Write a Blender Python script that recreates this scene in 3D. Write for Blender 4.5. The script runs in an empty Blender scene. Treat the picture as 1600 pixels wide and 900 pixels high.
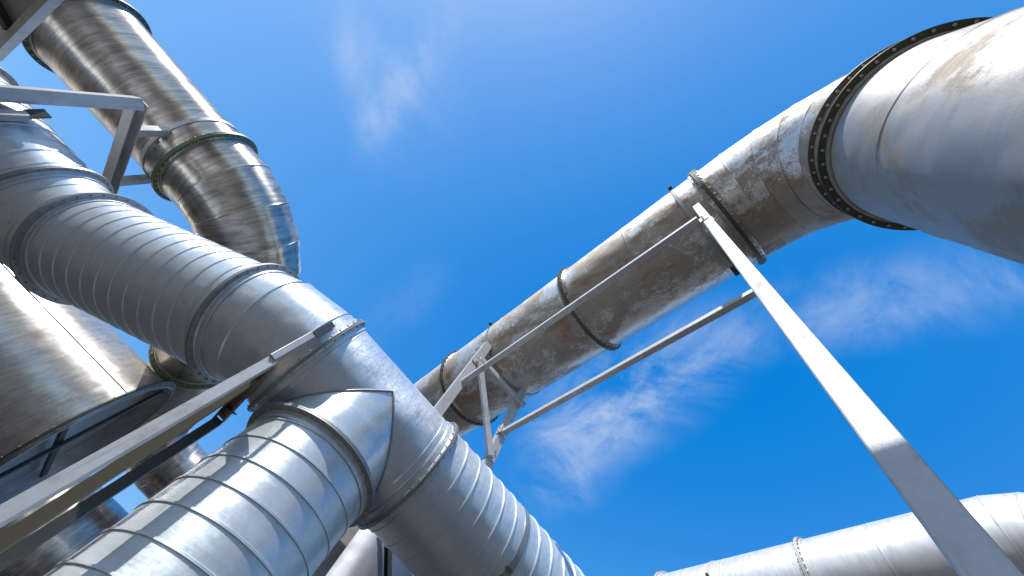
import bpy, bmesh, math, random
from mathutils import Vector, Matrix
random.seed(7)
PI = math.pi
R_ = math.radians
SC = bpy.context.scene
COL = SC.collection
U = 0.6                      # radius of the ducts in metres; every number below is in duct radii
CAMZ = 1.6
GROUND = -CAMZ / U
SUN_AZ, SUN_EL = R_(23.0), R_(49.0)
SUN = Vector((-math.cos(SUN_AZ) * math.cos(SUN_EL), -math.sin(SUN_AZ) * math.cos(SUN_EL), math.sin(SUN_EL)))


KS = 1.0                     # size of the plant being built, relative to the spiral duct
GROUND1 = GROUND


def W(p):
    return Vector((p[0] * U * KS, p[1] * U * KS, p[2] * U * KS + CAMZ))


def set_size(k):
    global KS, GROUND
    KS = k
    GROUND = GROUND1 / k


# ------------------------------------------------------------------ materials
class NT:
    def __init__(self, tree):
        self.t = tree
        self.n = tree.nodes
        self.l = tree.links

    def node(self, kind, **kw):
        n = self.n.new(kind)
        for k, v in kw.items():
            setattr(n, k, v)
        return n

    def link(self, a, b):
        self.l.new(a, b)

    def put(self, sock, v):
        if hasattr(v, 'is_linked'):
            self.l.new(v, sock)
        else:
            sock.default_value = v

    def math(self, op, a, b=0.0, c=None, clamp=False):
        n = self.node('ShaderNodeMath', operation=op, use_clamp=clamp)
        self.put(n.inputs[0], a)
        self.put(n.inputs[1], b)
        if c is not None:
            self.put(n.inputs[2], c)
        return n.outputs[0]

    def vmath(self, op, a, b=None, out=0):
        n = self.node('ShaderNodeVectorMath', operation=op)
        self.put(n.inputs[0], a)
        if b is not None:
            self.put(n.inputs[1], b)
        return n.outputs[out]

    def noise(self, vec, scale=1.0, detail=4.0, rough=0.55, dist=0.0):
        n = self.node('ShaderNodeTexNoise')
        self.put(n.inputs['Vector'], vec)
        n.inputs['Scale'].default_value = scale
        n.inputs['Detail'].default_value = detail
        n.inputs['Roughness'].default_value = rough
        n.inputs['Distortion'].default_value = dist
        return n.outputs['Fac']

    def ramp(self, v, lo, hi, a=0.0, b=1.0):
        n = self.node('ShaderNodeMapRange', interpolation_type='SMOOTHSTEP')
        self.put(n.inputs['Value'], v)
        for i, x in zip(('From Min', 'From Max', 'To Min', 'To Max'), (lo, hi, a, b)):
            self.put(n.inputs[i], x)
        return n.outputs['Result']

    def mix(self, f, a, b, mode='MIX'):
        n = self.node('ShaderNodeMix', data_type='RGBA', blend_type=mode)
        self.put(n.inputs[0], f)
        self.put(n.inputs[6], a if hasattr(a, 'is_linked') else (*a, 1))
        self.put(n.inputs[7], b if hasattr(b, 'is_linked') else (*b, 1))
        return n.outputs[2]


def new_mat(name):
    m = bpy.data.materials.new(name)
    m.use_nodes = True
    t = NT(m.node_tree)
    return m, t, t.n['Principled BSDF']


def duct_metal(name, base, rough, metallic, grime=(0.2, 0.17, 0.13), g_lo=0.5, g_hi=0.7, g_amt=0.6,
               brush=0.5, rust=0.0, white=0.0, dent=0.5, spangle=0.0, tint=None, seed=0.0, scuff=0.3, fine=0.0, aniso=0.6, streak=0.0, bias=None, speck=0.0, gstretch=1.0):
    m, t, bs = new_mat(name)
    at = t.node('ShaderNodeAttribute', attribute_name='pc')
    v = t.vmath('ADD', at.outputs['Vector'], (seed, seed * 1.7, seed * 2.3))
    vb = t.vmath('MULTIPLY', v, (2.2, 2.2, 60.0))
    nb = t.noise(vb, 1.0, 3.0, 0.7)
    vs = t.vmath('MULTIPLY', v, (0.9, 0.9, 5.0))
    ns = t.noise(vs, 2.2, 6.0, 0.65, 0.6)
    nl = t.noise(t.vmath('MULTIPLY', v, (1.0, 1.0, gstretch)), 1.3, 8.0, 0.62, 0.35)
    nf = t.noise(v, 9.0, 6.0, 0.7, 0.2)
    nff = t.noise(v, 38.0, 4.0, 0.75)
    gsum = t.math('ADD', t.math('MULTIPLY', nl, 0.75), t.math('MULTIPLY', nf, 0.25))
    if speck > 0:
        gsum = t.math('ADD', gsum, t.math('MULTIPLY', t.math('SUBTRACT', nff, 0.5), speck))
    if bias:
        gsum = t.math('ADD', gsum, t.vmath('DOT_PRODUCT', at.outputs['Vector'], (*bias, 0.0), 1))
    gm = t.ramp(gsum, g_lo, g_hi)
    sm = t.ramp(ns, 0.45, 0.72)
    # bare metal with brushing
    v1 = t.math('MULTIPLY_ADD', nb, brush, 1.0 - brush * 0.5)
    v2 = t.math('MULTIPLY_ADD', ns, scuff, 1.0 - scuff * 0.5)
    val = t.math('MULTIPLY', v1, v2)
    if streak > 0:
        st = t.noise(t.vmath('MULTIPLY', v, (1.6, 1.6, 15.0)), 1.0, 5.0, 0.68, 0.25)
        st2 = t.noise(t.vmath('MULTIPLY', v, (1.0, 1.0, 2.2)), 1.5, 3.0, 0.6, 0.3)
        val = t.math('MULTIPLY', val, t.ramp(t.math('ADD', t.math('MULTIPLY', st, 0.6), t.math('MULTIPLY', st2, 0.4)), 0.36, 0.64, 1.0 - streak, 1.0 + 0.3 * streak))
    comb = t.node('ShaderNodeCombineColor')
    for i in range(3):
        t.put(comb.inputs[i], val)
    col = t.mix(1.0, base, comb.outputs[0], 'MULTIPLY')
    if tint:
        tm = t.ramp(t.noise(t.vmath('ADD', v, (5, 3, 9)), 0.8, 5.0, 0.6, 0.8), 0.5, 0.75)
        col = t.mix(t.math('MULTIPLY', tm, 0.5), col, tint)
    # dull dirt film
    gfac = t.math('MULTIPLY', gm, g_amt)
    gcol = t.mix(nf, tuple(0.62 * c for c in grime), tuple(min(1, 1.4 * c) for c in grime))
    col = t.mix(gfac, col, gcol)
    met = t.math('MULTIPLY_ADD', gfac, -metallic * 0.75, metallic)
    ro = t.math('ADD', rough, t.math('MULTIPLY', t.math('SUBTRACT', nb, 0.5), 0.22))
    ro = t.math('ADD', ro, t.math('MULTIPLY', t.math('SUBTRACT', ns, 0.5), 0.3))
    ro = t.math('MULTIPLY_ADD', gfac, 0.25, ro)
    if rust > 0:
        nr = t.noise(t.vmath('MULTIPLY', t.vmath('ADD', v, (11, 7, 2)), (1.0, 1.0, 0.45)), 2.0, 9.0, 0.68, 0.5)
        rm = t.math('MULTIPLY', t.math('MULTIPLY', t.ramp(nr, 0.50, 0.64), t.math('MULTIPLY_ADD', gm, 0.8, 0.2)), rust)
        col = t.mix(rm, col, t.mix(nf, (0.17, 0.075, 0.03), (0.34, 0.19, 0.09)))
        met = t.math('MULTIPLY', met, t.math('SUBTRACT', 1.0, t.math('MULTIPLY', rm, 0.8)))
        ro = t.math('MULTIPLY_ADD', rm, 0.2, ro)
    if white > 0:
        nw = t.noise(t.vmath('MULTIPLY', t.vmath('ADD', v, (3, 17, 8)), (1.0, 1.0, 0.8)), 1.7, 10.0, 0.72, 0.3)
        wm = t.math('MULTIPLY', t.ramp(nw, 0.56, 0.66), white)
        col = t.mix(wm, col, (0.55, 0.54, 0.53))
        met = t.math('MULTIPLY', met, t.math('SUBTRACT', 1.0, t.math('MULTIPLY', wm, 0.6)))
        ro = t.math('MULTIPLY_ADD', wm, 0.15, ro)
    if spangle > 0:
        vo = t.node('ShaderNodeTexVoronoi')
        t.put(vo.inputs['Vector'], v)
        vo.inputs['Scale'].default_value = 26.0
        sp = t.node('ShaderNodeSeparateColor')
        t.link(vo.outputs['Color'], sp.inputs[0])
        col = t.mix(spangle, col, t.mix(sp.outputs[0], (0.30, 0.33, 0.37), (0.80, 0.82, 0.84)))
        ro = t.math('ADD', ro, t.math('MULTIPLY', t.math('SUBTRACT', sp.outputs[1], 0.5), 0.12))
    t.put(bs.inputs['Base Color'], col)
    t.put(bs.inputs['Metallic'], met)
    t.put(bs.inputs['Roughness'], t.math('MAXIMUM', ro, 0.12))
    bs.inputs['Anisotropic'].default_value = aniso
    t.link(t.node('ShaderNodeAttribute', attribute_name='ax').outputs['Vector'], bs.inputs['Tangent'])
    nd = t.noise(v, 0.9, 2.0, 0.5)
    b1 = t.node('ShaderNodeBump')
    b1.inputs['Strength'].default_value = 1.0
    b1.inputs['Distance'].default_value = 0.05 * dent
    t.put(b1.inputs['Height'], nd)
    b2 = t.node('ShaderNodeBump')
    b2.inputs['Strength'].default_value = 0.25
    b2.inputs['Distance'].default_value = 0.004
    t.put(b2.inputs['Height'], t.math('ADD', t.math('MULTIPLY', nb, brush), t.math('ADD', t.math('MULTIPLY', nf, 0.6), t.math('MULTIPLY', nff, 0.25 + fine))))
    t.link(b1.outputs[0], b2.inputs['Normal'])
    t.link(b2.outputs[0], bs.inputs['Normal'])
    return m


def steel_paint(name, col, rough=0.5, metallic=0.2, dirt=(0.2, 0.17, 0.13), amt=0.5, lo=0.5, hi=0.72, scale=4.0, drip=0.0):
    m, t, bs = new_mat(name)
    g = t.node('ShaderNodeNewGeometry')
    v = g.outputs['Position']
    n1 = t.noise(v, scale, 8.0, 0.65, 0.3)
    n2 = t.noise(v, scale * 7, 6.0, 0.7)
    n3 = t.noise(v, scale * 40, 3.0, 0.7)
    f = t.math('MULTIPLY', t.ramp(t.math('ADD', t.math('MULTIPLY', n1, 0.7), t.math('MULTIPLY', n2, 0.3)), lo, hi), amt)
    if drip > 0:
        nd = t.noise(t.vmath('MULTIPLY', v, (26.0, 26.0, 1.6)), 1.0, 7.0, 0.68, 0.3)
        f = t.math('MAXIMUM', f, t.math('MULTIPLY', t.ramp(nd, 0.50, 0.72), drip))
    base = t.mix(n2, tuple(c * 0.82 for c in col), tuple(min(1, c * 1.15) for c in col))
    t.put(bs.inputs['Base Color'], t.mix(f, base, dirt))
    t.put(bs.inputs['Metallic'], t.math('MULTIPLY', t.math('SUBTRACT', 1.0, f), metallic))
    t.put(bs.inputs['Roughness'], t.math('MULTIPLY_ADD', n1, 0.3, rough - 0.12))
    b = t.node('ShaderNodeBump')
    b.inputs['Strength'].default_value = 0.3
    b.inputs['Distance'].default_value = 0.003
    t.put(b.inputs['Height'], t.math('ADD', n2, t.math('MULTIPLY', n3, 0.4)))
    t.link(b.outputs[0], bs.inputs['Normal'])
    return m


M = {}
M['spiral'] = duct_metal('galvanised_spiral', (0.63, 0.685, 0.72), 0.42, 0.52, grime=(0.27, 0.25, 0.21), g_lo=0.56, g_hi=0.74,
                         g_amt=0.45, brush=0.16, dent=0.8, spangle=0.07, scuff=0.30, white=0.14, rust=0.25, speck=0.1, seed=1.3, aniso=0.5)
M['tee'] = duct_metal('galvanised_tee', (0.62, 0.685, 0.74), 0.39, 0.55, grime=(0.24, 0.22, 0.20), g_lo=0.54, g_hi=0.72,
                      g_amt=0.45, brush=0.10, dent=1.5, spangle=0.09, rust=0.4, white=0.25, speck=0.12, scuff=0.34, seed=4.1)
M['polished'] = duct_metal('brushed_stainless', (0.58, 0.525, 0.46), 0.34, 0.80, grime=(0.20, 0.15, 0.095), g_lo=0.52, g_hi=0.72,
                           g_amt=0.45, brush=0.45, dent=0.8, scuff=0.4, seed=7.7, aniso=0.85, streak=0.44)
M['wide'] = duct_metal('satin_stainless', (0.60, 0.565, 0.52), 0.40, 0.72, grime=(0.19, 0.15, 0.10), g_lo=0.50, g_hi=0.70,
                       g_amt=0.5, brush=0.3, dent=0.7, scuff=0.35, seed=17.7, aniso=0.8, streak=0.25)
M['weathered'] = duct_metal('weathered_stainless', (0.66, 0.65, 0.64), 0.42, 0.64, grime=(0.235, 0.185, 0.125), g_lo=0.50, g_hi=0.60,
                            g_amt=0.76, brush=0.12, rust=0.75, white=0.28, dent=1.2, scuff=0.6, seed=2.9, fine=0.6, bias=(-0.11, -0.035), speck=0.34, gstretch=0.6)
M['riser'] = duct_metal('matt_stainless', (0.37, 0.365, 0.36), 0.62, 0.62, grime=(0.26, 0.20, 0.125), g_lo=0.47, g_hi=0.60,
                        g_amt=0.6, brush=0.04, dent=1.4, scuff=0.18, tint=(0.50, 0.36, 0.18), seed=9.2, fine=0.8, aniso=0.15, speck=0.15, white=0.12)
M['tank'] = duct_metal('dull_tank_steel', (0.27, 0.28, 0.31), 0.5, 0.5, grime=(0.20, 0.20, 0.20), g_lo=0.5, g_hi=0.7, g_amt=0.5, brush=0.2, dent=0.8, seed=21.0)
M['pale'] = duct_metal('pale_stainless', (0.60, 0.595, 0.59), 0.50, 0.50, grime=(0.40, 0.36, 0.30), g_lo=0.55, g_hi=0.75,
                       g_amt=0.5, brush=0.15, dent=1.0, scuff=0.4, seed=12.2, aniso=0.3, speck=0.15)
M['flange_dark'] = steel_paint('olive_primer', (0.085, 0.085, 0.055), 0.45, 0.25, (0.15, 0.11, 0.07), 0.7)
M['flange_brown'] = steel_paint('brown_primer', (0.15, 0.12, 0.09), 0.45, 0.3, (0.12, 0.075, 0.04), 0.6)
M['flange_green'] = steel_paint('green_primer', (0.13, 0.17, 0.09), 0.45, 0.25, (0.20, 0.15, 0.10), 0.6)
M['flange_grey'] = steel_paint('grey_flange_steel', (0.34, 0.35, 0.35), 0.42, 0.55, (0.17, 0.13, 0.10), 0.5, 0.52, 0.74)
M['flange_pale'] = steel_paint('pale_flange_steel', (0.55, 0.53, 0.48), 0.5, 0.3, (0.28, 0.22, 0.15), 0.5)
M['weld'] = steel_paint('weld_bead', (0.30, 0.30, 0.31), 0.45, 0.5, (0.15, 0.11, 0.09), 0.6)
M['bolt'] = steel_paint('bolt_zinc', (0.42, 0.40, 0.34), 0.38, 0.6, (0.2, 0.15, 0.1), 0.5, scale=12.0)
M['paper'] = steel_paint('paper_remnant', (0.62, 0.61, 0.58), 0.7, 0.0, (0.30, 0.28, 0.25), 0.5, scale=9.0)
M['beam'] = steel_paint('galvanised_beam', (0.54, 0.54, 0.545), 0.5, 0.30, (0.25, 0.225, 0.19), 0.6, 0.47, 0.66, drip=0.55)
M['beam_shaded'] = steel_paint('stained_shaded_beam', (0.115, 0.10, 0.06), 0.55, 0.2, (0.12, 0.075, 0.04), 0.6)  # stained olive steel, its colour darkened to stand in for an unlit face
M['beam_rust'] = steel_paint('rusty_bracket', (0.26, 0.17, 0.09), 0.6, 0.15, (0.13, 0.07, 0.04), 0.7)
M['beam_dark'] = steel_paint('dark_beam', (0.055, 0.055, 0.055), 0.5, 0.3, (0.04, 0.11, 0.08), 0.5)
M['plate'] = steel_paint('platform_plate', (0.40, 0.41, 0.43), 0.36, 0.6, (0.16, 0.14, 0.13), 0.5, scale=3.0)


# ------------------------------------------------------------------ mesh helpers
def frame(ax):
    ax = Vector(ax).normalized()
    ref = Vector((0, -0.31, 0.95)) if abs(ax.z) < 0.8 else Vector((0.2, 0.98, 0))
    u = (ref - ax * ref.dot(ax)).normalized()
    return ax, u, ax.cross(u)


def build(name, bm, mat, parent=None, base=Vector((0, 0, 0)), sharp=11, smooth=True):
    bm.normal_update()
    lim = R_(sharp)
    for f in bm.faces:
        f.smooth = smooth
    for e in bm.edges:
        if len(e.link_faces) == 2 and e.calc_face_angle(0) > lim:
            e.smooth = False
    for v in bm.verts:
        v.co -= base
    me = bpy.data.meshes.new(name)
    bm.to_mesh(me)
    bm.free()
    me.materials.append(mat)
    o = bpy.data.objects.new(name, me)
    COL.objects.link(o)
    if parent is not None:
        o.parent = parent
    return o


class Thing:
    def __init__(self, name, label, cat, base, group=None):
        self.base = W(base)
        self.e = bpy.data.objects.new(name, None)
        self.e.empty_display_size = 0.2
        COL.objects.link(self.e)
        self.e.location = self.base
        self.e['label'] = label
        self.e['category'] = cat
        if group:
            self.e['group'] = group
        self.bolts = []

    def part(self, name, bm, mat, parent=None, sharp=11, smooth=True, label=None):
        o = build(name, bm, mat, parent or self.e, self.base, sharp, smooth)
        if label:
            o['label'] = label
        return o

    def finish_bolts(self, most=96):
        """the bolts nearest the camera are sub-parts of their flange, the rest one object"""
        if not self.bolts:
            return
        proto = None
        cam = Vector((0, 0, CAMZ))
        self.bolts.sort(key=lambda b: (b[0] - cam).length)
        for i, (p, ax, ln, r, fl) in enumerate(self.bolts[:most]):
            rot = Vector((0, 0, 1)).rotation_difference(ax).to_matrix().to_4x4()
            sc = Matrix.Diagonal((r, r, ln, 1))
            if proto is None:
                bm = bmesh.new()
                bolt_shape(bm, Matrix.Identity(4))
                proto = build('bolt', bm, M['bolt'], None, smooth=False)
                o = proto
            else:
                o = proto.copy()
                COL.objects.link(o)
            o.parent = fl
            o.matrix_local = Matrix.Translation(p - self.base) @ rot @ sc
        rest = self.bolts[most:]
        if rest:
            bm = bmesh.new()
            for p, ax, ln, r, fl in rest:
                rot = Vector((0, 0, 1)).rotation_difference(ax).to_matrix().to_4x4()
                bolt_shape(bm, Matrix.Translation(p) @ rot @ Matrix.Diagonal((r, r, ln, 1)))
            o = self.part('bolt', bm, M['bolt'], smooth=False)
            o['kind'] = 'stuff'


def bolt_shape(bm, mx):
    """hex bolt through a flange: head, shank, nut and thread end, unit radius, unit length"""
    prof = [(-0.5, 0.0), (-0.5, 0.9), (-0.46, 1.0), (-0.28, 1.0), (-0.28, 0.55), (0.24, 0.55), (0.24, 1.0), (0.42, 1.0), (0.42, 0.5), (0.5, 0.5), (0.5, 0.0)]
    rings = []
    for s, r in prof:
        if r == 0:
            rings.append([bm.verts.new(mx @ Vector((0, 0, s)))])
        else:
            rings.append([bm.verts.new(mx @ Vector((r * math.cos(k * PI / 3), r * math.sin(k * PI / 3), s))) for k in range(6)])
    for a, b in zip(rings, rings[1:]):
        for k in range(6):
            q = [a[k % len(a)], a[(k + 1) % len(a)], b[(k + 1) % len(b)], b[k % len(b)]]
            u = []
            for x in q:
                if x not in u:
                    u.append(x)
            if len(u) > 2:
                bm.faces.new(u)


def lathe(bm, org, ax, prof, seg=112, s_off=0.0):
    """revolve (s, r) pairs about the axis; org and ax in duct radii"""
    lay = bm.verts.layers.float_vector.get('pc') or bm.verts.layers.float_vector.new('pc')
    tl = bm.verts.layers.float_vector.get('ax') or bm.verts.layers.float_vector.new('ax')
    ax, u, v = frame(ax)
    org = Vector(org)
    rings = []
    for s, r in prof:
        row = []
        for k in range(seg):
            a = 2 * PI * k / seg
            c, d = math.cos(a), math.sin(a)
            w = bm.verts.new(W(org + ax * s + (u * c + v * d) * r))
            w[lay] = (c * r, d * r, s + s_off)
            w[tl] = ax
            row.append(w)
        rings.append(row)
    for a, b in zip(rings, rings[1:]):
        for k in range(seg):
            bm.faces.new((a[k], a[(k + 1) % seg], b[(k + 1) % seg], b[k]))
    return rings


def gored(bm, pts, r, seg=112, s_off=0.0, bead=0.012, r_end=None):
    """mitred pipe along a polyline; a low weld bead at every mitre"""
    lay = bm.verts.layers.float_vector.get('pc') or bm.verts.layers.float_vector.new('pc')
    tl = bm.verts.layers.float_vector.get('ax') or bm.verts.layers.float_vector.new('ax')
    pts = [Vector(p) for p in pts]
    n = len(pts)
    dirs = [(pts[i + 1] - pts[i]).normalized() for i in range(n - 1)]
    ax, u, v = frame(dirs[0])
    s = s_off

    def ring(c, dr, nrm, rr, sv, uu, vv, shift=0.0):
        row = []
        for k in range(seg):
            a = 2 * PI * k / seg
            off = (uu * math.cos(a) + vv * math.sin(a)) * rr
            t = -off.dot(nrm) / dr.dot(nrm)
            w = bm.verts.new(W(c + off + dr * (t + shift)))
            w[lay] = (math.cos(a) * r, math.sin(a) * r, sv + t + shift)
            w[tl] = dr
            row.append(w)
        return row

    def skin(a, b):
        for k in range(seg):
            bm.faces.new((a[k], a[(k + 1) % seg], b[(k + 1) % seg], b[k]))
    start_n = dirs[0]
    prev_mid = None
    for i, d in enumerate(dirs):
        if i:
            q = dirs[i - 1].rotation_difference(d)
            u = q @ u
            v = q @ v
        n0 = start_n if i == 0 else (dirs[i - 1] + d).normalized()
        n1 = d if i == n - 2 else (d + dirs[i + 1]).normalized()
        L = (pts[i + 1] - pts[i]).length
        ra = r if r_end is None else r + (r_end - r) * i / (n - 1)
        rb = r if r_end is None else r + (r_end - r) * (i + 1) / (n - 1)
        rows = [ring(pts[i], d, n0, ra, s, u, v, 0.022 if i else 0.0)]
        rows.append(ring(pts[i + 1], d, n1, rb, s + L, u, v, -0.022 if i < n - 2 else 0.0))
        if prev_mid is not None:
            skin(prev_mid, rows[0])
        skin(rows[0], rows[1])
        if i < n - 2:
            mid = ring(pts[i + 1], d, n1, rb + bead, s + L, u, v)
            skin(rows[1], mid)
            prev_mid = mid
        s += L


def helix(bm, org, ax, r, s0, s1, pitch, w=0.036, h=0.017, phase=0.0, seg=72, hand=1):
    """raised lock seam of a spiral wound duct"""
    lay = bm.verts.layers.float_vector.get('pc') or bm.verts.layers.float_vector.new('pc')
    tl = bm.verts.layers.float_vector.get('ax') or bm.verts.layers.float_vector.new('ax')
    ax, u, v = frame(ax)
    org = Vector(org)
    n = int((s1 - s0) / pitch * seg)
    prof = [(-w / 2, -0.004), (-w / 2 + 0.002, h), (w / 2 - 0.010, h), (w / 2, -0.004)]
    last = None
    for i in range(n + 1):
        a = phase + hand * 2 * PI * i / seg
        s = s0 + pitch * i / seg
        row = []
        for ds, dr in prof:
            if s + ds < s0 or s + ds > s1:
                ds = 0
            x = bm.verts.new(W(org + ax * (s + ds) + (u * math.cos(a) + v * math.sin(a)) * (r + dr)))
            x[lay] = (math.cos(a) * r, math.sin(a) * r, s + ds)
            x[tl] = ax
            row.append(x)
        if last:
            for k in range(3):
                bm.faces.new((last[k], last[k + 1], row[k + 1], row[k]))
        last = row


def spiral_section(t, org, ax, s0, s1, pitch, r=1.0, phase=0.0, hand=1, mat='spiral', label=None, s_off=0.0):
    bm = bmesh.new()
    n = max(2, int((s1 - s0) / 0.5))
    lathe(bm, org, ax, [(s0 + (s1 - s0) * i / n, r) for i in range(n + 1)], s_off=s_off)
    helix(bm, org, ax, r, s0 + 0.05, s1 - 0.05, pitch, phase=phase, hand=hand)
    return t.part('duct_section', bm, M[mat], label=label)


def bar(bm, p0, p1, prof, side):
    """extrude a closed 2-D profile from p0 to p1; x of the profile along side, y across it"""
    p0, p1 = Vector(p0), Vector(p1)
    d = (p1 - p0).normalized()
    x = Vector(side)
    x = (x - d * x.dot(d)).normalized()
    y = d.cross(x)
    a = [bm.verts.new(W(p0 + x * q[0] + y * q[1])) for q in prof]
    b = [bm.verts.new(W(p1 + x * q[0] + y * q[1])) for q in prof]
    n = len(prof)
    for k in range(n):
        bm.faces.new((a[k], a[(k + 1) % n], b[(k + 1) % n], b[k]))
    bm.faces.new(a[::-1])
    bm.faces.new(b)
    bmesh.ops.recalc_face_normals(bm, faces=bm.faces[:])


def tube_prof(w, h, c=0.010):
    w, h = w / 2, h / 2
    return [(-w + c, -h), (w - c, -h), (w - c * .3, -h + c * .3), (w, -h + c), (w, h - c), (w - c * .3, h - c * .3), (w - c, h), (-w + c, h),
            (-w + c * .3, h - c * .3), (-w, h - c), (-w, -h + c), (-w + c * .3, -h + c * .3)]


def angle_prof(w, h, t=0.016):
    return [(-w / 2, -h / 2), (w / 2, -h / 2), (w / 2, -h / 2 + t), (-w / 2 + t, -h / 2 + t), (-w / 2 + t, h / 2), (-w / 2, h / 2)]


def channel_prof(w, h, t=0.016):
    """U section: web across x at y=-h/2, legs up"""
    return [(-w / 2, -h / 2), (w / 2, -h / 2), (w / 2, h / 2), (w / 2 - t, h / 2), (w / 2 - t, -h / 2 + t), (-w / 2 + t, -h / 2 + t), (-w / 2 + t, h / 2), (-w / 2, h / 2)]


def beam(t, name, p0, p1, prof, side, mat='beam', parent=None, label=None):
    bm = bmesh.new()
    bar(bm, p0, p1, prof, side)
    return t.part(name, bm, M[mat], parent, smooth=False, label=label)


def flange(t, org, ax, s, rf=1.13, mat='flange_grey', nb=36, r=1.0, th=0.030, gap=0.006, collar=0.10, bolt_r=0.016, single=False, bolts=True, label=None, cmat=None):
    """two bolted rings with rolled collars"""
    bm = bmesh.new()
    i = r + 0.006
    k = r + 0.022
    g = gap / 2
    if single:
        prof = [(s - th / 2, i), (s - th / 2, rf), (s + th / 2, rf), (s + th / 2, i)]
    else:
        prof = [(s - th - g, i), (s - th - g, rf), (s - g, rf), (s - g, rf - 0.03), (s + g, rf - 0.03), (s + g, rf), (s + th + g, rf), (s + th + g, i)]
    lathe(bm, org, ax, prof, seg=128)
    o = t.part('flange', bm, M[mat], sharp=20, label=label)
    e0 = th / 2 if single else th + g
    for sg in (-1, 1):
        bm = bmesh.new()
        q = [(s + sg * (e0 + 0.002), i), (s + sg * (e0 + 0.002), k + 0.012), (s + sg * (e0 + 0.02), k), (s + sg * collar, k), (s + sg * (collar + 0.004), i)]
        lathe(bm, org, ax, q if sg > 0 else q[::-1], s_off=random.uniform(0, 50))
        t.part('collar', bm, M[cmat or mat], parent=o, sharp=20)
    if bolts:
        a_, u, v = frame(ax)
        ph = random.random()
        cam = Vector((0, 0, CAMZ))
        full = (th if single else 2 * th + gap)
        for q in range(nb):
            a = 2 * PI * (q + ph) / nb
            out = u * math.cos(a) + v * math.sin(a)
            p = W(Vector(org) + a_ * s + out * (0.46 * k + 0.54 * rf))
            if out.dot((cam - p).normalized()) < -0.30:
                continue
            t.bolts.append((p, a_, (full + 0.075) * U * KS, bolt_r * U * KS * random.uniform(0.95, 1.05), o))
    return o


def patch(t, name, p, n, size, mat, parent=None, aspect=1.0, th=0.004):
    """thin irregular flake stuck to a surface at p with normal n"""
    p, n = Vector(p), Vector(n).normalized()
    _, u, v = frame(n)
    bm = bmesh.new()
    k = 15
    rr = [size * random.uniform(0.45, 1.1) for _ in range(k)]
    out = [p + (u * math.cos(2 * PI * i / k) * aspect + v * math.sin(2 * PI * i / k)) * rr[i] for i in range(k)]
    lo = [bm.verts.new(W(q - n * 0.012)) for q in out]
    hi = [bm.verts.new(W(q + n * th)) for q in out]
    bm.faces.new(hi)
    for i in range(k):
        bm.faces.new((lo[i], lo[(i + 1) % k], hi[(i + 1) % k], hi[i]))
    return t.part(name, bm, M[mat], parent, smooth=False)


def clamp_band(t, org, ax, s, r=1.0, w=0.07, mat='flange_grey', h=0.02, label=None):
    bm = bmesh.new()
    lathe(bm, org, ax, [(s - w / 2, r + 0.002), (s - w / 2, r + h), (s + w / 2, r + h), (s + w / 2, r + 0.002)])
    return t.part('clamp_band', bm, M[mat], sharp=20, label=label)


def arc_pts(p0, corner, p1, n):
    """points of a circular bend between two legs meeting at corner: n gores plus half gores at the ends"""
    p0, c, p1 = Vector(p0), Vector(corner), Vector(p1)
    d0 = (c - p0).normalized()
    d1 = (p1 - c).normalized()
    ang = d0.angle(d1)
    k = math.tan(ang / 2)
    rb = (c - p0).length / k
    ctr = p0 + (d1 - d0 * d0.dot(d1)).normalized() * rb
    e0 = (p0 - ctr)
    axis = d0.cross(d1).normalized()
    out = [p0]
    m = n
    step = ang / m
    rr = rb / math.cos(step / 2)
    for i in range(m):
        q = Matrix.Rotation(step * (i + 0.5), 3, axis) @ e0
        out.append(ctr + q * (rr / rb))
    out.append(p1 if (p1 - c).length <= (p0 - c).length * 1.0001 else c + d1 * (c - p0).length)
    return out


# ------------------------------------------------------------------ ground
def ground():
    bm = bmesh.new()
    n = 24
    g = [[bm.verts.new(Vector(((i / n - .5) * 600, (j / n - .5) * 600, 0))) for i in range(n + 1)] for j in range(n + 1)]
    for j in range(n):
        for i in range(n):
            bm.faces.new((g[j][i], g[j][i + 1], g[j + 1][i + 1], g[j + 1][i]))
    m, t, bs = new_mat('worn_concrete_yard')
    pos = t.node('ShaderNodeNewGeometry').outputs['Position']
    n1 = t.noise(pos, 0.25, 6, 0.6, 0.4)
    n2 = t.noise(pos, 3.0, 8, 0.7)
    c = t.mix(n1, (0.055, 0.045, 0.036), (0.105, 0.09, 0.074))
    c = t.mix(t.math('MULTIPLY', n2, 0.6), c, (0.06, 0.05, 0.04))
    t.put(bs.inputs['Base Color'], c)
    bs.inputs['Roughness'].default_value = 0.9
    b = t.node('ShaderNodeBump')
    b.inputs['Distance'].default_value = 0.02
    t.put(b.inputs['Height'], n2)
    t.link(b.outputs[0], bs.inputs['Normal'])
    o = build('ground', bm, m)
    o['kind'] = 'structure'


ground()

# ------------------------------------------------------------------ weathered overhead ducts (two alike), wider than the spiral duct
set_size(1.45)
XA, ZA, YV = 2.10, 8.10, -2.37


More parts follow.
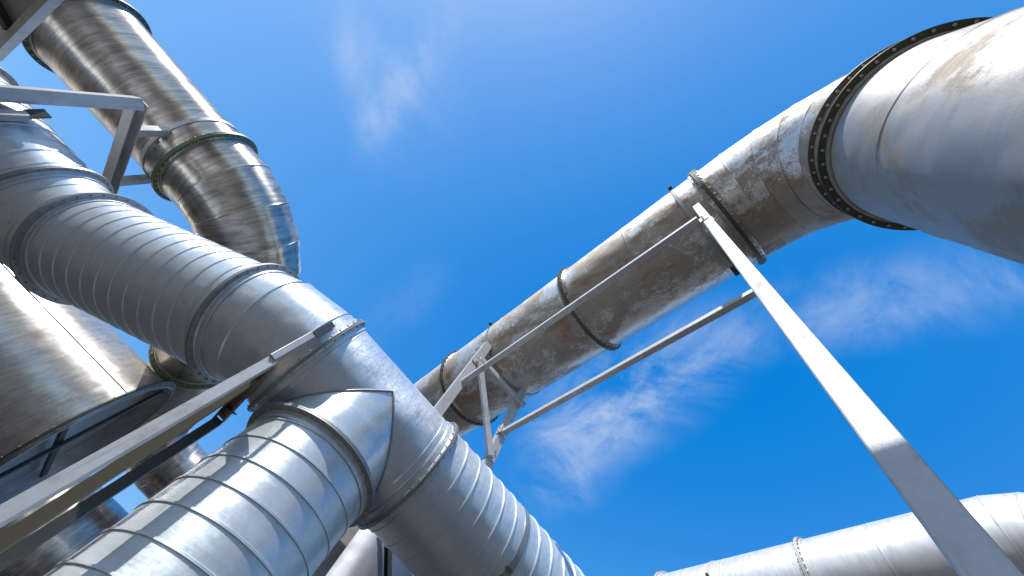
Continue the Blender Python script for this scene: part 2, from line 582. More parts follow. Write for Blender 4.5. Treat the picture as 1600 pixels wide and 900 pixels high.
def overhead_duct(dx, label, near):
    g = 'stainless ducts with a bend down to a riser'
    t = Thing('overhead_duct', label, 'duct', (XA + dx, YV, GROUND), g)
    x = XA + dx
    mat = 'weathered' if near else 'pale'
    fmat = 'flange_dark' if near else 'flange_pale'
    Y = (0, 1, 0)
    org = (x, 0, ZA)
    for a, b in ((-0.28, 2.92), (2.92, 6.96), (6.96, 11.0), (11.0, 15.0)):
        bm = bmesh.new()
        m_ = 0.5 * (a + b)
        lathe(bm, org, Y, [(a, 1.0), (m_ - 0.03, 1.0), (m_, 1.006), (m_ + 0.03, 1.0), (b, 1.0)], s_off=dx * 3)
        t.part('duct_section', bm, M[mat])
    bm = bmesh.new()
    y0 = -0.50
    rb = y0 - YV
    pts = arc_pts((x, y0, ZA), (x, YV, ZA), (x, YV, ZA - rb), 5 if near else 7)
    pts = [Vector((x, -0.28, ZA))] + pts[1:]
    pts[-1] = Vector((x, YV, 6.30))
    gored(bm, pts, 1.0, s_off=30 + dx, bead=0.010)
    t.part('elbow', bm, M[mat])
    bm = bmesh.new()
    top = 6.27
    lathe(bm, (x, YV, 0), (0, 0, 1), [(GROUND - 0.05, 1.0), (2.3, 1.0), (2.33, 1.008), (2.36, 1.0), (4.86, 1.0), (4.88, 1.009), (4.90, 1.0), (top, 1.0)], s_off=60 + dx)
    t.part('riser', bm, M['riser' if near else 'pale'])
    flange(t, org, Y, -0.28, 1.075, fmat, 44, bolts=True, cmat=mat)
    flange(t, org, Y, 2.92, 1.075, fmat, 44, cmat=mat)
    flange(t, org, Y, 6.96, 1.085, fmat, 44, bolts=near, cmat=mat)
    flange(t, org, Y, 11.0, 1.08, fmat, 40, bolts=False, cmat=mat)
    flange(t, (x, YV, 0), (0, 0, 1), 6.34, 1.10, 'flange_brown' if near else fmat, 40, single=True, th=0.022, collar=0.07, bolt_r=0.019, cmat='riser' if near else 'pale')
    flange(t, (x, YV, 0), (0, 0, 1), 5.98, 1.115, fmat, 40, single=True, th=0.022, collar=0.07, bolt_r=0.019, cmat='riser' if near else 'pale')
    clamp_band(t, org, Y, 0.16, w=0.06, mat='flange_grey' if near else 'flange_pale')
    clamp_band(t, org, Y, 5.28, w=0.06, mat='flange_grey' if near else 'flange_pale')
    # lug bolts on the band
    for s in (0.16, 5.28):
        for sg in (-1, 1):
            bm = bmesh.new()
            bar(bm, (x + sg * 1.0, s, ZA + 0.1), (x + sg * 1.09, s, ZA + 0.1), tube_prof(0.07, 0.07), (0, 1, 0))
            t.part('clamp_lug', bm, M['beam_dark'], smooth=False)
    t.finish_bolts(96)
    return t


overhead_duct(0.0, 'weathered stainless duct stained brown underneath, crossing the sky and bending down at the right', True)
overhead_duct(8.98, 'clean pale stainless duct with a thin band, low in the right corner behind the post', False)

set_size(1.0)
# ------------------------------------------------------------------ galvanised spiral duct with tee and riser
t = Thing('spiral_duct', 'galvanised spiral-wound duct with a welded tee and ribbed branch dropping to lower left', 'duct', (0.49, 6.127, GROUND))
YB, ZB, XC = 6.127, 4.418, 0.49
ang = R_(-31.37)
D1 = Vector((math.cos(ang), math.sin(ang), 0))
B1 = Vector((-0.52057 * -1 * 0, 0, ZB)) + Vector((-D1.y, D1.x, 0)) * 4.576
YB0 = 8.87
V1 = Vector((-1.26, YB, ZB))
F1 = B1 + D1 * -5.08
F0 = B1 + D1 * -8.80
tt = (YB0 - F0.y) / -D1.y
V0 = F0 - D1 * tt
# main run right of the tee
spiral_section(t, (0, YB, ZB), (1, 0, 0), 1.78, 3.80, 0.335, phase=0.4, s_off=0)
spiral_section(t, (0, YB, ZB), (1, 0, 0), 3.86, 9.5, 0.335, phase=2.4, s_off=9)
clamp_band(t, (0, YB, ZB), (1, 0, 0), 3.83, w=0.12, mat='flange_grey', h=0.014, label='rust-stained joint band right of the tee')
# angled run
spiral_section(t, B1, D1, -8.80, -5.08, 0.307, phase=1.2, s_off=20)
# bend between angled run and tee
bm = bmesh.new()
e = 0.36
gored(bm, [F1, V1 - D1 * e, V1 + Vector((e, 0, 0)), Vector((-0.76, YB, ZB))], 1.0, s_off=40, bead=0.016)
t.part('elbow', bm, M['tee'])
bm = bmesh.new()
F00 = Vector((-6.52, YB0, ZB))
gored(bm, [F0, V0 + D1 * 0.30, V0 - Vector((0.30, 0, 0)), F00], 1.0, s_off=50, bead=0.016)
t.part('elbow', bm, M['spiral'])
spiral_section(t, (0, YB0, ZB), (1, 0, 0), -9.2, -6.52, 0.30, phase=0.7, s_off=70)
spiral_section(t, (0, YB0, ZB), (1, 0, 0), -15.0, -9.2, 0.30, phase=0.7, s_off=80)
# tee body: two equal cylinders meeting at right angles
bm = bmesh.new()
lathe(bm, (0, YB, ZB), (1, 0, 0), [(-0.76, 1.0), (-0.60, 1.0), (-0.585, 1.005), (-0.57, 1.0), (1.50, 1.0), (1.515, 1.006), (1.53, 1.0), (1.62, 1.0), (1.635, 1.006), (1.65, 1.0), (1.78, 1.0)], s_off=100)
tee = t.part('tee_body', bm, M['tee'])
bm = bmesh.new()
lay = bm.verts.layers.float_vector.new('pc')
tl = bm.verts.layers.float_vector.new('ax')
rows = [[], []]
SEG = 128
ZC = 3.24
RC = 1.004
for k in range(SEG):
    a = 2 * PI * k / SEG
    c, d = math.cos(a), math.sin(a)
    zt = ZB - abs(c) * RC
    for row, z in ((0, ZC), (1, zt)):
        w = bm.verts.new(W((XC + c * RC, YB + d * RC, z)))
        w[lay] = (c, d, z + 110)
        w[tl] = (0, 0, 1)
        rows[row].append(w)
for k in range(SEG):
    bm.faces.new((rows[0][k], rows[0][(k + 1) % SEG], rows[1][(k + 1) % SEG], rows[1][k]))
t.part('branch_stub', bm, M['tee'], parent=None, sharp=60)
# weld seam along the intersection
bm = bmesh.new()
prev = None
NS = 96
for k in range(NS + 1):
    a = 2 * PI * k / NS
    c, d = math.cos(a), math.sin(a)
    p = Vector((XC + c * 1.006, YB + d * 1.006, ZB - abs(c) * 1.006))
    a2 = a + 0.01
    q = Vector((XC + math.cos(a2) * 1.006, YB + math.sin(a2) * 1.006, ZB - abs(math.cos(a2)) * 1.006))
    dr = (q - p).normalized()
    _, u, v = frame(dr)
    row = [bm.verts.new(W(p + (u * math.cos(j * PI / 3) + v * math.sin(j * PI / 3)) * 0.017 * (1 + 0.35 * random.random()))) for j in range(6)]
    if prev:
        for j in range(6):
            bm.faces.new((prev[j], prev[(j + 1) % 6], row[(j + 1) % 6], row[j]))
    prev = row
bmesh.ops.recalc_face_normals(bm, faces=bm.faces[:])
t.part('weld_seam', bm, M['weld'], parent=tee, sharp=80)
# vertical branch
spiral_section(t, (XC, YB, 0), (0, 0, 1), GROUND - 0.02, 3.24, 0.335, phase=2.0, hand=1, s_off=130)
for (o_, ax_, s_, rf, n_) in (((0, YB, ZB), (1, 0, 0), -0.76, 1.10, 36), ((0, YB, ZB), (1, 0, 0), 1.78, 1.10, 40), ((XC, YB, 0), (0, 0, 1), 3.24, 1.13, 36),
                              (B1, D1, -5.08, 1.115, 36), (B1, D1, -8.80, 1.13, 36), ((0, YB0, ZB), (1, 0, 0), -6.52, 1.12, 36), ((0, YB0, ZB), (1, 0, 0), -9.2, 1.12, 36)):
    flange(t, o_, ax_, s_, rf, 'flange_grey', n_, th=0.022, collar=0.13, bolt_r=0.014, cmat='spiral')
patch(t, 'sticker_remnant', (-5.863, 8.272, 3.566), (-0.139, -0.496, -0.857), 0.10, 'paper')
patch(t, 'sticker_remnant', (-5.922, 8.138, 3.674), (-0.176, -0.628, -0.758), 0.06, 'paper')
patch(t, 'rust_patch', (3.80, 5.271, 3.902), (0, -0.843, -0.538), 0.07, 'beam_rust', aspect=0.6, th=0.02)
patch(t, 'rust_patch', (3.78, 5.36, 3.78), (0, -0.76, -0.65), 0.06, 'beam_rust', aspect=0.7, th=0.02)
patch(t, 'rust_patch', (-5.195, 8.327, 3.336), (0.854, -0.521, 0), 0.035, 'beam_rust')
t.finish_bolts(98)

set_size(1.29)
# ------------------------------------------------------------------ brushed stainless duct behind the spiral one
YD, ZD = 7.28, 6.64
XT = -3.62
t = Thing('brushed_duct', 'shiny brushed stainless duct at upper left that bends away behind the ribbed duct', 'duct', (-6.3, YD, ZD - 1.0))
X = (1, 0, 0)
bm = bmesh.new()
lathe(bm, (0, YD, ZD), X, [(-16.0, 1.0), (-9.5, 1.0)])
t.part('duct_section', bm, M['polished'])
bm = bmesh.new()
lathe(bm, (0, YD, ZD), X, [(-9.5, 1.0), (-7.7, 1.0), (-5.86, 1.0)], s_off=4)
t.part('duct_section', bm, M['polished'])
bm = bmesh.new()
k = XT - (-5.55)
pts = arc_pts((-5.55, YD, ZD), (XT, YD, ZD), (XT, YD + k, ZD), 5)
gored(bm, [Vector((-5.86, YD, ZD))] + pts[1:-1] + [Vector((XT, 9.6, ZD))], 1.0, s_off=10, bead=0.008)
t.part('elbow', bm, M['polished'])
bm = bmesh.new()
lathe(bm, (XT, 0, ZD), (0, 1, 0), [(9.6, 1.0), (12.5, 1.0)], s_off=20)
t.part('duct_section', bm, M['polished'])
bm = bmesh.new()
lathe(bm, (XT, 0, ZD), (0, 1, 0), [(12.5, 1.0), (16.4, 1.0)], s_off=31)
t.part('duct_section', bm, M['polished'])
bm = bmesh.new()
YD2 = 19.0
ZD2 = 6.85
pts = arc_pts((XT, 17.1, ZD), (XT, YD2, ZD), (XT + 1.9, YD2, ZD), 4)
gored(bm, [Vector((XT, 16.4, ZD))] + pts[1:-1] + [Vector((-0.9, YD2, ZD))], 1.0, s_off=40, bead=0.008)
t.part('elbow', bm, M['polished'])
bm = bmesh.new()
lathe(bm, (0, YD2, ZD), X, [(-0.9, 1.0), (2.2, 1.0)], s_off=55)
t.part('duct_section', bm, M['polished'])
flange(t, (0, YD, ZD), X, -5.86, 1.12, 'flange_green', 44, th=0.026, collar=0.08, cmat='polished')
flange(t, (0, YD, ZD), X, -9.5, 1.12, 'flange_dark', 40, th=0.026, collar=0.08, cmat='polished')
flange(t, (XT, 0, ZD), (0, 1, 0), 12.5, 1.14, 'flange_green', 44, th=0.026, collar=0.06, cmat='polished')
flange(t, (XT, 0, ZD), (0, 1, 0), 16.4, 1.14, 'flange_green', 40, th=0.026, collar=0.06, cmat='polished')
clamp_band(t, (0, YD, ZD), X, -6.33, w=0.08, mat='beam', label='grey clamp band on the support')
for px_, py_, pz_, ss in ((-6.26, 6.87, 5.728, 0.06), (-6.20, 7.0, 5.68, 0.045), (-6.22, 6.72, 5.81, 0.05)):
    patch(t, 'rust_patch', (px_, py_, pz_), (0, py_ - YD, pz_ - ZD), ss, 'beam_rust', th=0.015)
t.finish_bolts(90)

set_size(1.0)
# ------------------------------------------------------------------ wide stainless duct at the left edge, open end with damper
KE = 2.65
YE, ZE, XE = 6.4 * KE, 1.71 * KE, -1.5 * KE
t = Thing('wide_duct', 'wide stainless duct at the left edge ending in an open bolted flange', 'duct', (XE, YE, ZE - KE))
bm = bmesh.new()
lathe(bm, (0, YE, ZE), X, [(-30, KE), (-12, KE), (-11.97, KE + .012), (-11.94, KE), (XE, KE), (XE, KE - 0.03), (-9, KE - 0.03)], seg=144)
t.part('duct_section', bm, M['wide'])
flange(t, (0, YE, ZE), X, XE - 0.02, KE * 1.075, 'flange_dark', 56, r=KE, th=0.04, collar=0.10, bolt_r=0.026, single=True, cmat='wide')
# longitudinal weld
bm = bmesh.new()
a_, u_, v_ = frame(X)
for th in (R_(206),):
    c = u_ * math.cos(th) + v_ * math.sin(th)
bar(bm, Vector((-28, YE, ZE)) + Vector((0, -0.93, 0.37)) * (KE + 0.004), Vector((XE - .12, YE, ZE)) + Vector((0, -0.93, 0.37)) * (KE + 0.004), tube_prof(0.03, 0.012, 0.004), (0, 0, 1))
t.part('weld_seam', bm, M['wide'])
# damper blade and its frame bars inside the mouth
bm = bmesh.new()
lathe(bm, (0, YE, ZE), X, [(XE - 0.62, 0.02), (XE - 0.62, KE - 0.032), (XE - 0.58, KE - 0.032), (XE - 0.58, 0.02)], seg=96)
t.part('damper_blade', bm, M['plate'])
beam(t, 'damper_bar', (XE - 0.30, YE - KE * 0.96, ZE - 0.1), (XE - 0.30, YE + KE * 0.96, ZE - 0.1), tube_prof(0.10, 0.16), (1, 0, 0), 'beam_dark')
beam(t, 'damper_bar', (XE - 0.18, YE - 0.35, ZE - KE * 0.95), (XE - 0.18, YE - 0.35, ZE + KE * 0.95), tube_prof(0.10, 0.16), (1, 0, 0), 'beam_dark')
t.finish_bolts(90)

# duct far behind it at the lower left
set_size(1.35)
t = Thing('distant_duct', 'mottled stainless duct in the lower left corner behind the leaning legs', 'duct', (-3, 19.7, 1.3))
bm = bmesh.new()
lathe(bm, (0, 19.7, 3.25), X, [(-26, 1.9), (-9.0, 1.9), (-8.97, 1.912), (-8.94, 1.9), (2.0, 1.9)], seg=128, s_off=15)
t.part('duct_section', bm, M['polished'])
bm = bmesh.new()
lathe(bm, (0, 19.7, 3.25), X, [(2.0, 1.9), (2.0, 2.02), (2.06, 2.02), (2.06, 0.0001)], seg=96)
t.part('end_cap', bm, M['flange_grey'])

set_size(1.0)
# ------------------------------------------------------------------ tank behind the tee
t = Thing('steel_tank', 'pale grey steel tank glimpsed below the tee between the two ribbed ducts', 'tank', (3.55, 10.6, GROUND))
bm = bmesh.new()
lathe(bm, (3.55, 10.6, 0), (0, 0, 1), [(GROUND - .02, 1.32), (2.0, 1.32), (2.02, 1.33), (2.04, 1.32), (6.6, 1.32)], seg=128, s_off=200)
t.part('tank_wall', bm, M['tank'])
bm = bmesh.new()
lathe(bm, (3.55, 10.6, 0), (0, 0, 1), [(6.6, 1.36), (6.66, 1.36), (7.0, 0.3), (7.2, 0.3), (7.2, 0.001)], seg=96, s_off=210)
t.part('tank_roof', bm, M['tank'])
t = Thing('diagonal_strut', 'dark steel strut in front of the grey tank below the tee', 'strut', (4.6, 9.05, 2.9))
beam(t, 'strut_bar', (2.35, 9.02, 5.9), (4.75, 9.02, 3.05), channel_prof(0.17, 0.10), (0, -1, 0), 'beam_dark')
beam(t, 'end_plate', (4.75, 9.10, 3.15), (4.75, 9.10, 2.9), tube_prof(0.26, 0.03), (1, 0, 0), 'beam_dark')

# ------------------------------------------------------------------ portal frame under the weathered duct
set_size(1.45)
t = Thing('pipe_frame', 'galvanised frame of tall posts and tie beams carrying the weathered duct', 'support frame', (1.45, 0, GROUND))
pw = 0.118
beam(t, 'post', (1.45, -0.005, GROUND), (1.45, -0.005, 7.20), tube_prof(pw, 0.10), (0, 1, 0), label='tall bright post nearest the camera')
beam(t, 'post', (2.72, 0, GROUND), (2.72, 0, 7.28), tube_prof(pw, 0.10), (0, 1, 0))
beam(t, 'crossbeam', (1.52, 0.02, 6.62), (2.66, 0.02, 6.62), tube_prof(0.11, 0.13), (0, 0, 1))
beam(t, 'post', (1.31, 5.22, GROUND), (1.31, 5.22, 7.42), channel_prof(0.19, 0.12), (1, 0, 0))
beam(t, 'post', (2.63, 5.22, GROUND), (2.63, 5.22, 7.42), channel_prof(0.19, 0.12), (1, 0, 0))
beam(t, 'crossbeam', (1.33, 5.12, 6.74), (2.72, 5.12, 6.74), tube_prof(0.10, 0.12), (0, 1, 0))
beam(t, 'diagonal_brace', (1.36, 5.10, 6.62), (2.56, 5.10, 5.05), tube_prof(0.075, 0.13), (0, 1, 0))
beam(t, 'tie_beam', (1.345, 0.08, 5.90), (1.345, 5.28, 5.90), tube_prof(0.10, 0.10), (-1, 0, 0))
beam(t, 'tie_beam', (2.60, 0.08, 5.74), (2.60, 5.14, 5.74), tube_prof(0.10, 0.11), (-1, 0, 0))
for xx, yy in ((1.45, 0), (2.72, 0), (1.31, 5.22), (2.63, 5.22)):
    bm = bmesh.new()
    bar(bm, (xx, yy, GROUND - 0.01), (xx, yy, GROUND + 0.03), tube_prof(0.4, 0.4, 0.02), (1, 0, 0))
    t.part('base_plate', bm, M['beam'], smooth=False)
beam(t, 'clamp_shoe', (2.70, 0.15, 7.28), (2.86, 0.15, 7.28), tube_prof(0.08, 0.06), (0, 1, 0), 'beam_dark')

def plate(t, c, n, side, w, h, th=0.014, mat='beam', nb=2):
    """bolted gusset plate: centre, normal, long side"""
    c, n = Vector(c), Vector(n).normalized()
    bm = bmesh.new()
    bar(bm, c, c + n * th, tube_prof(w, h, 0.006), side)
    o = t.part('gusset_plate', bm, M[mat], smooth=False)
    sd = Vector(side).normalized()
    for q in range(nb):
        bm = bmesh.new()
        p = W(c + n * th + sd * ((q - (nb - 1) / 2) * w * 0.6))
        rot = Vector((0, 0, 1)).rotation_difference(n).to_matrix().to_4x4()
        bolt_shape(bm, Matrix.Translation(p) @ rot @ Matrix.Diagonal((0.018 * U * KS, 0.018 * U * KS, 0.06 * U * KS, 1)))
        t.part('bolt', bm, M['bolt'], parent=o, smooth=False)


plate(t, (1.40, 0.03, 5.98), (-1, 0, 0), (0, 0, 1), 0.20, 0.13)
plate(t, (1.45, -0.06, 5.74), (0, -1, 0), (0, 0, 1), 0.22, 0.10)
plate(t, (1.30, 5.155, 6.66), (0, -1, 0), (0, 0, 1), 0.24, 0.20)
plate(t, (2.63, 5.155, 5.16), (0, -1, 0), (0, 0, 1), 0.26, 0.16)
plate(t, (2.53, 5.16, 5.76), (-1, 0, 0), (0, 0, 1), 0.20, 0.12)
plate(t, (2.66, 5.06, 6.74), (0, -1, 0), (1, 0, 0), 0.20, 0.18)

set_size(1.29)
# ------------------------------------------------------------------ goal-post frame under the brushed duct
t = Thing('goalpost_support', 'grey goalpost frame with two short stubs under the shiny brushed duct', 'support frame', (-6.32, 5.95, GROUND))
beam(t, 'post', (-6.30, 5.95, GROUND), (-6.30, 5.95, 5.24), channel_prof(0.22, 0.20), (0.83, -0.56, 0))
beam(t, 'post', (-6.30, 8.42, GROUND), (-6.30, 8.42, 5.15), channel_prof(0.22, 0.20), (0.83, -0.56, 0))
beam(t, 'crossbeam', (-6.30, 5.92, 5.22), (-6.30, 8.55, 5.22), channel_prof(0.20, 0.20), (0, 0, 1))
beam(t, 'stub', (-6.30, 6.62, 5.32), (-6.30, 6.62, 5.88), channel_prof(0.17, 0.12), (0, 1, 0))
beam(t, 'stub', (-6.30, 8.02, 5.32), (-6.30, 8.02, 5.90), channel_prof(0.17, 0.12), (0, 1, 0))

set_size(1.0)
t = Thing('duct_post', 'thin pale post with an angle bracket beside the ribbed duct at the left edge', 'post', (-7.68, 7.74, GROUND))
beam(t, 'post', (-7.68, 7.74, GROUND), (-7.68, 7.74, 4.72), tube_prof(0.14, 0.14), (1, 0, 0))
beam(t, 'bracket', (-7.68, 7.76, 4.72), (-7.68, 7.72, 5.0), angle_prof(0.20, 0.16, 0.03), (1, 0, 0), 'beam_dark')

# ------------------------------------------------------------------ legs under the spiral duct beside the tee
t = Thing('steel_trestle', 'weathered steel legs and bent bracket holding the ribbed duct beside the tee', 'support frame', (-0.95, 5.05, GROUND))
beam(t, 'leg', (-1.06, 5.06, GROUND), (-0.945, 5.08, 3.24), channel_prof(0.125, 0.17), (1, 0.0, 0), label='bright galvanised leg')
beam(t, 'leg', (-0.885, 6.10, GROUND), (-0.945, 5.50, 3.18), channel_prof(0.13, 0.10), (1, 0, 0), 'beam_shaded', label='olive stained leaning leg, coloured darker as if shaded')
beam(t, 'leg', (-0.97, 6.95, GROUND), (-0.93, 6.93, 3.20), channel_prof(0.14, 0.11), (1, 0, 0), 'beam_dark')
beam(t, 'crossbeam', (-0.95, 5.10, 3.28), (-0.95, 7.02, 3.25), channel_prof(0.15, 0.11), (1, 0, 0), 'beam_rust', label='rusty crossbeam')
beam(t, 'upright', (-0.97, 4.99, 3.24), (-0.97, 5.04, 3.98), tube_prof(0.10, 0.035), (1, 0.15, 0))
beam(t, 'upright', (-0.96, 5.05, 3.98), (-0.96, 5.13, 4.42), angle_prof(0.10, 0.07), (1, 0.15, 0), 'beam_dark')
beam(t, 'foot_angle', (-0.93, 6.62, 3.20), (-0.93, 6.98, 3.40), angle_prof(0.16, 0.12), (1, 0, 0), 'beam_dark')

# ------------------------------------------------------------------ platform corner, upper left
t = Thing('platform', 'dark grey steel platform corner poking into the upper left', 'platform', (-9.0, 6.0, 5.0))
A0, A1 = Vector((-9.08, 7.72, 5.0)), Vector((-7.2, 3.7, 5.0))
d = (A1 - A0).normalized()
nrm = Vector((d.y, -d.x, 0))
if nrm.x > 0:
    nrm = -nrm
bm = bmesh.new()
q = [A0, A1, A1 + nrm * 6, A0 + nrm * 6]
for z0, z1 in ((0.02, 0.10),):
    lo = [bm.verts.new(W(p + Vector((0, 0, z0)))) for p in q]
    hi = [bm.verts.new(W(p + Vector((0, 0, z1)))) for p in q]
    bm.faces.new(lo)
    bm.faces.new(hi[::-1])
    for k in range(4):
        bm.faces.new((lo[k], lo[(k + 1) % 4], hi[(k + 1) % 4], hi[k]))
bmesh.ops.recalc_face_normals(bm, faces=bm.faces[:])
t.part('deck_plate', bm, M['plate'], smooth=False)
beam(t, 'edge_channel', A0 + nrm * 0.0, A1 + nrm * 0.0, channel_prof(0.16, 0.12), (0, 0, 1), 'beam')
beam(t, 'deck_joist', A0 + d * 1.0 + nrm * 0.08 + Vector((0, 0, -0.05)), A0 + d * 1.0 + nrm * 5.9 + Vector((0, 0, -0.05)), tube_prof(0.12, 0.14), (0, 0, 1), 'beam_dark')

# ------------------------------------------------------------------ unseen slab overhead, added to shade the foot of the tall post
t = Thing('shade_walkway', 'unseen steel slab with a kicker edge, added overhead to shade the tall post', 'shade_walkway', (-2.8, -6, 6.94))
XK, YK, ZK = -1.917, -1.405, 6.940
bm = bmesh.new()
bar(bm, (XK - 1.47, -14, ZK), (XK - 1.47, YK, ZK), tube_prof(2.9, 0.12, 0.02), (1, 0, 0))
t.part('deck', bm, M['plate'], smooth=False)
beam(t, 'kicker', (XK, -14, ZK - 0.04), (XK, YK, ZK - 0.04), channel_prof(0.2, 0.08), (0, 0, 1))
for q in (XK - 2.6, XK - 0.3):
    beam(t, 'post', (q, -6.0, GROUND), (q, -6.0, ZK - 0.1), tube_prof(0.25, 0.25), (1, 0, 0))

# ------------------------------------------------------------------ unseen sheds added round the yard to darken the reflections
M['cladding'] = steel_paint('shed_cladding', (0.10, 0.095, 0.085), 0.6, 0.1, (0.07, 0.06, 0.05), 0.5, scale=0.4)
M['roof'] = steel_paint('shed_roof', (0.16, 0.16, 0.16), 0.6, 0.1, (0.08, 0.07, 0.06), 0.5, scale=0.4)
M['door'] = steel_paint('roller_door', (0.07, 0.10, 0.13), 0.5, 0.2, (0.05, 0.05, 0.05), 0.4, scale=1.0)


def shed(label, x0, x1, y0, y1, h, ridge_x):
    t = Thing('reflection_shed', label, 'unseen building', (0, 0, 0))
    t.base = Vector(((x0 + x1) / 2, (y0 + y1) / 2, 0))
    t.e.location = t.base
    bm = bmesh.new()
    step = 1.0
    ring = []
    cs = [(x0, y0), (x1, y0), (x1, y1), (x0, y1)]
    for i in range(4):
        p, q = Vector((*cs[i], 0)), Vector((*cs[(i + 1) % 4], 0))
        n = int((q - p).length / step)
        d = (q - p) / n
        o = Vector((d.y, -d.x, 0)).normalized()
        for j in range(n):
            ring.append(p + d * j + o * (0.06 if j % 2 else 0.0))
    lo = [bm.verts.new(p) for p in ring]
    hi = [bm.verts.new(p + Vector((0, 0, h))) for p in ring]
    for j in range(len(ring)):
        bm.faces.new((lo[j], lo[(j + 1) % len(ring)], hi[(j + 1) % len(ring)], hi[j]))
    t.part('wall', bm, M['cladding'], smooth=False)
    bm = bmesh.new()
    e = 0.5
    if ridge_x:
        m = (y0 + y1) / 2
        prof = [(y0 - e, h - 0.1), (m, h + 1.6), (y1 + e, h - 0.1), (y1 + e, h + 0.1), (m, h + 1.8), (y0 - e, h + 0.1)]
        a = [bm.verts.new((x0 - e, p, z)) for p, z in prof]
        b = [bm.verts.new((x1 + e, p, z)) for p, z in prof]
    else:
        m = (x0 + x1) / 2
        prof = [(x0 - e, h - 0.1), (m, h + 1.6), (x1 + e, h - 0.1), (x1 + e, h + 0.1), (m, h + 1.8), (x0 - e, h + 0.1)]
        a = [bm.verts.new((p, y0 - e, z)) for p, z in prof]
        b = [bm.verts.new((p, y1 + e, z)) for p, z in prof]
    for j in range(6):
        bm.faces.new((a[j], a[(j + 1) % 6], b[(j + 1) % 6], b[j]))
    bm.faces.new(a[::-1])
    bm.faces.new(b)
    bmesh.ops.recalc_face_normals(bm, faces=bm.faces[:])
    t.part('roof', bm, M['roof'], smooth=False)


shed('unseen long dark clad shed behind the yard with a ridged roof, added to darken reflections', -30, 40, -44, -24, 7, True)
shed('unseen dark clad shed on the side of the tall post, with a gabled end, added to darken reflections', 34, 52, -18, 45, 5.5, False)
shed('unseen dark clad shed on the side of the platform corner, added to darken reflections', -62, -40, -22, 40, 7, False)
shed('unseen low dark clad shed far beyond the wide duct, added to darken reflections', -40, 60, 78, 100, 6.5, True)

# ------------------------------------------------------------------ camera
cam = bpy.data.cameras.new('camera')
co = bpy.data.objects.new('camera', cam)
COL.objects.link(co)
SC.camera = co
cam.sensor_width = 36.0
cam.lens = 603.337 / 1600 * 36.0
cam.clip_end = 3000
cam.clip_start = 0.05
RC3 = ((0.64589643, -0.70081686, 0.30277637), (0.75995833, 0.55248113, -0.34238566), (0.07267141, 0.4512431, 0.8894372))
r3 = Matrix(((RC3[0][0], -RC3[1][0], -RC3[2][0]), (RC3[0][1], -RC3[1][1], -RC3[2][1]), (RC3[0][2], -RC3[1][2], -RC3[2][2])))
co.matrix_world = Matrix.Translation((0, 0, CAMZ)) @ r3.to_4x4()

# ------------------------------------------------------------------ sun and sky
su = bpy.data.lights.new('sun', 'SUN')
su.energy = 3.2
su.angle = R_(0.53)
su.color = (1.0, 0.97, 0.93)
so = bpy.data.objects.new('sun', su)
COL.objects.link(so)
so.rotation_euler = SUN.to_track_quat('Z', 'Y').to_euler()
so.location = (-10, -4, 20)

wd = bpy.data.worlds.new('World')
SC.world = wd
wd.use_nodes = True
t = NT(wd.node_tree)
bg = t.n['Background']
sky = t.node('ShaderNodeTexSky', sky_type='NISHITA')
sky.sun_disc = False
sky.sun_elevation = math.asin(SUN.z)
sky.sun_rotation = math.atan2(SUN.x, SUN.y)
sky.altitude = 0
sky.air_density = 1.0
sky.dust_density = 0.5
sky.ozone_density = 3.0
# deepen the blue as a polarised, strongly processed photograph does: a curve per channel
sk = t.node('ShaderNodeSeparateColor')
t.link(sky.outputs[0], sk.inputs[0])
hs = t.node('ShaderNodeCombineColor')
for ch, (off, gain, pw_) in enumerate(((-0.064, 2.05, 1.0), (-0.01, 1.55, 0.85), (0.0, 1.30, 0.40))):
    c = t.math('MULTIPLY', sk.outputs[ch], 0.10)
    c = t.math('MAXIMUM', t.math('ADD', c, off), 0.0)
    c = t.math('MULTIPLY', t.math('POWER', c, pw_), gain)
    t.put(hs.inputs[ch], t.math('MULTIPLY', c, 1.0 / (0.15 * 1.74)))
dirv = t.node('ShaderNodeTexCoord').outputs['Generated']
sep = t.node('ShaderNodeSeparateXYZ')
t.link(dirv, sep.inputs[0])
zz = t.math('MAXIMUM', sep.outputs[2], 0.05)
px = t.math('DIVIDE', sep.outputs[0], zz)
py = t.math('DIVIDE', sep.outputs[1], zz)
cmb = t.node('ShaderNodeCombineXYZ')
t.put(cmb.inputs[0], px)
t.put(cmb.inputs[1], py)
pl = cmb.outputs[0]


def wisps(rot, stretch, scale, seed):
    mp = t.node('ShaderNodeMapping')
    mp.inputs['Rotation'].default_value = (0, 0, rot)
    mp.inputs['Scale'].default_value = (stretch[0], stretch[1], 1)
    mp.inputs['Location'].default_value = (seed, seed * 1.3, 0)
    t.link(pl, mp.inputs['Vector'])
    return t.noise(mp.outputs[0], scale, 10.0, 0.64, 0.55)


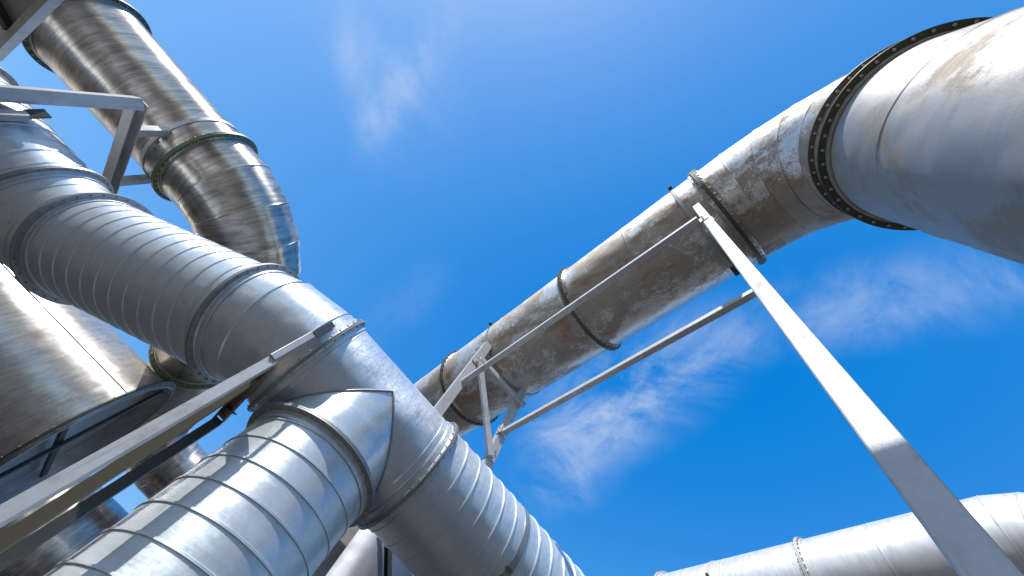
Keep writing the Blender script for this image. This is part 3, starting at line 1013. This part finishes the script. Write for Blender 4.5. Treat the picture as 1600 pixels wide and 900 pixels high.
def blob(cx, cy, rx, ry, rot):
    c, s = math.cos(rot), math.sin(rot)
    dx = t.math('SUBTRACT', px, cx)
    dy = t.math('SUBTRACT', py, cy)
    a = t.math('DIVIDE', t.math('ADD', t.math('MULTIPLY', dx, c), t.math('MULTIPLY', dy, s)), rx)
    b = t.math('DIVIDE', t.math('SUBTRACT', t.math('MULTIPLY', dy, c), t.math('MULTIPLY', dx, s)), ry)
    r = t.math('SQRT', t.math('ADD', t.math('MULTIPLY', a, a), t.math('MULTIPLY', b, b)))
    return t.ramp(r, 0.1, 1.0, 1.0, 0.0)


CLOUDS = [  # centre and radii on the overhead plane, rotation, strength
    (-0.60, 0.34, 0.42, 0.28, 0.5, 0.16),
    (-0.64, 0.45, 0.38, 0.08, 0.62, 0.24),
    (-0.52, 0.34, 0.36, 0.09, 1.49, 0.24),
    (0.55, 0.50, 0.55, 0.24, 1.45, 0.62),
    (0.61, -0.16, 0.60, 0.15, -1.2, 0.30),
    (-0.10, 0.85, 0.3, 0.12, 1.6, 0.10),
    (0.66, 0.75, 0.40, 0.20, 1.2, 0.34),
    (0.53, 0.20, 0.40, 0.14, 1.55, 0.26),
]
tot = None
n_a = wisps(0.9, (1.0, 1.8), 3.2, 3.0)
n_b = wisps(0.35, (1.7, 1.0), 2.6, 8.0)
for i, (cx, cy, rx, ry, rot, st) in enumerate(CLOUDS):
    nn = t.ramp(n_a if i % 2 == 0 else n_b, 0.34, 0.78)
    v = t.math('MULTIPLY', t.math('MULTIPLY', blob(cx, cy, rx, ry, rot), nn), st)
    tot = v if tot is None else t.math('ADD', tot, v)
skycol = hs.outputs[0]
if tot is not None:
    skycol = t.mix(t.math('MINIMUM', tot, 0.85), skycol, (3.2, 3.4, 3.75))
t.put(bg.inputs['Color'], skycol)
bg.inputs['Strength'].default_value = 0.15

vs = SC.view_settings
vs.view_transform = 'Standard'
vs.look = 'None'
vs.exposure = 0.8
vs.gamma = 1.0
vs.use_curve_mapping = False
SC.cycles.max_bounces = 8
SC.cycles.use_denoising = True
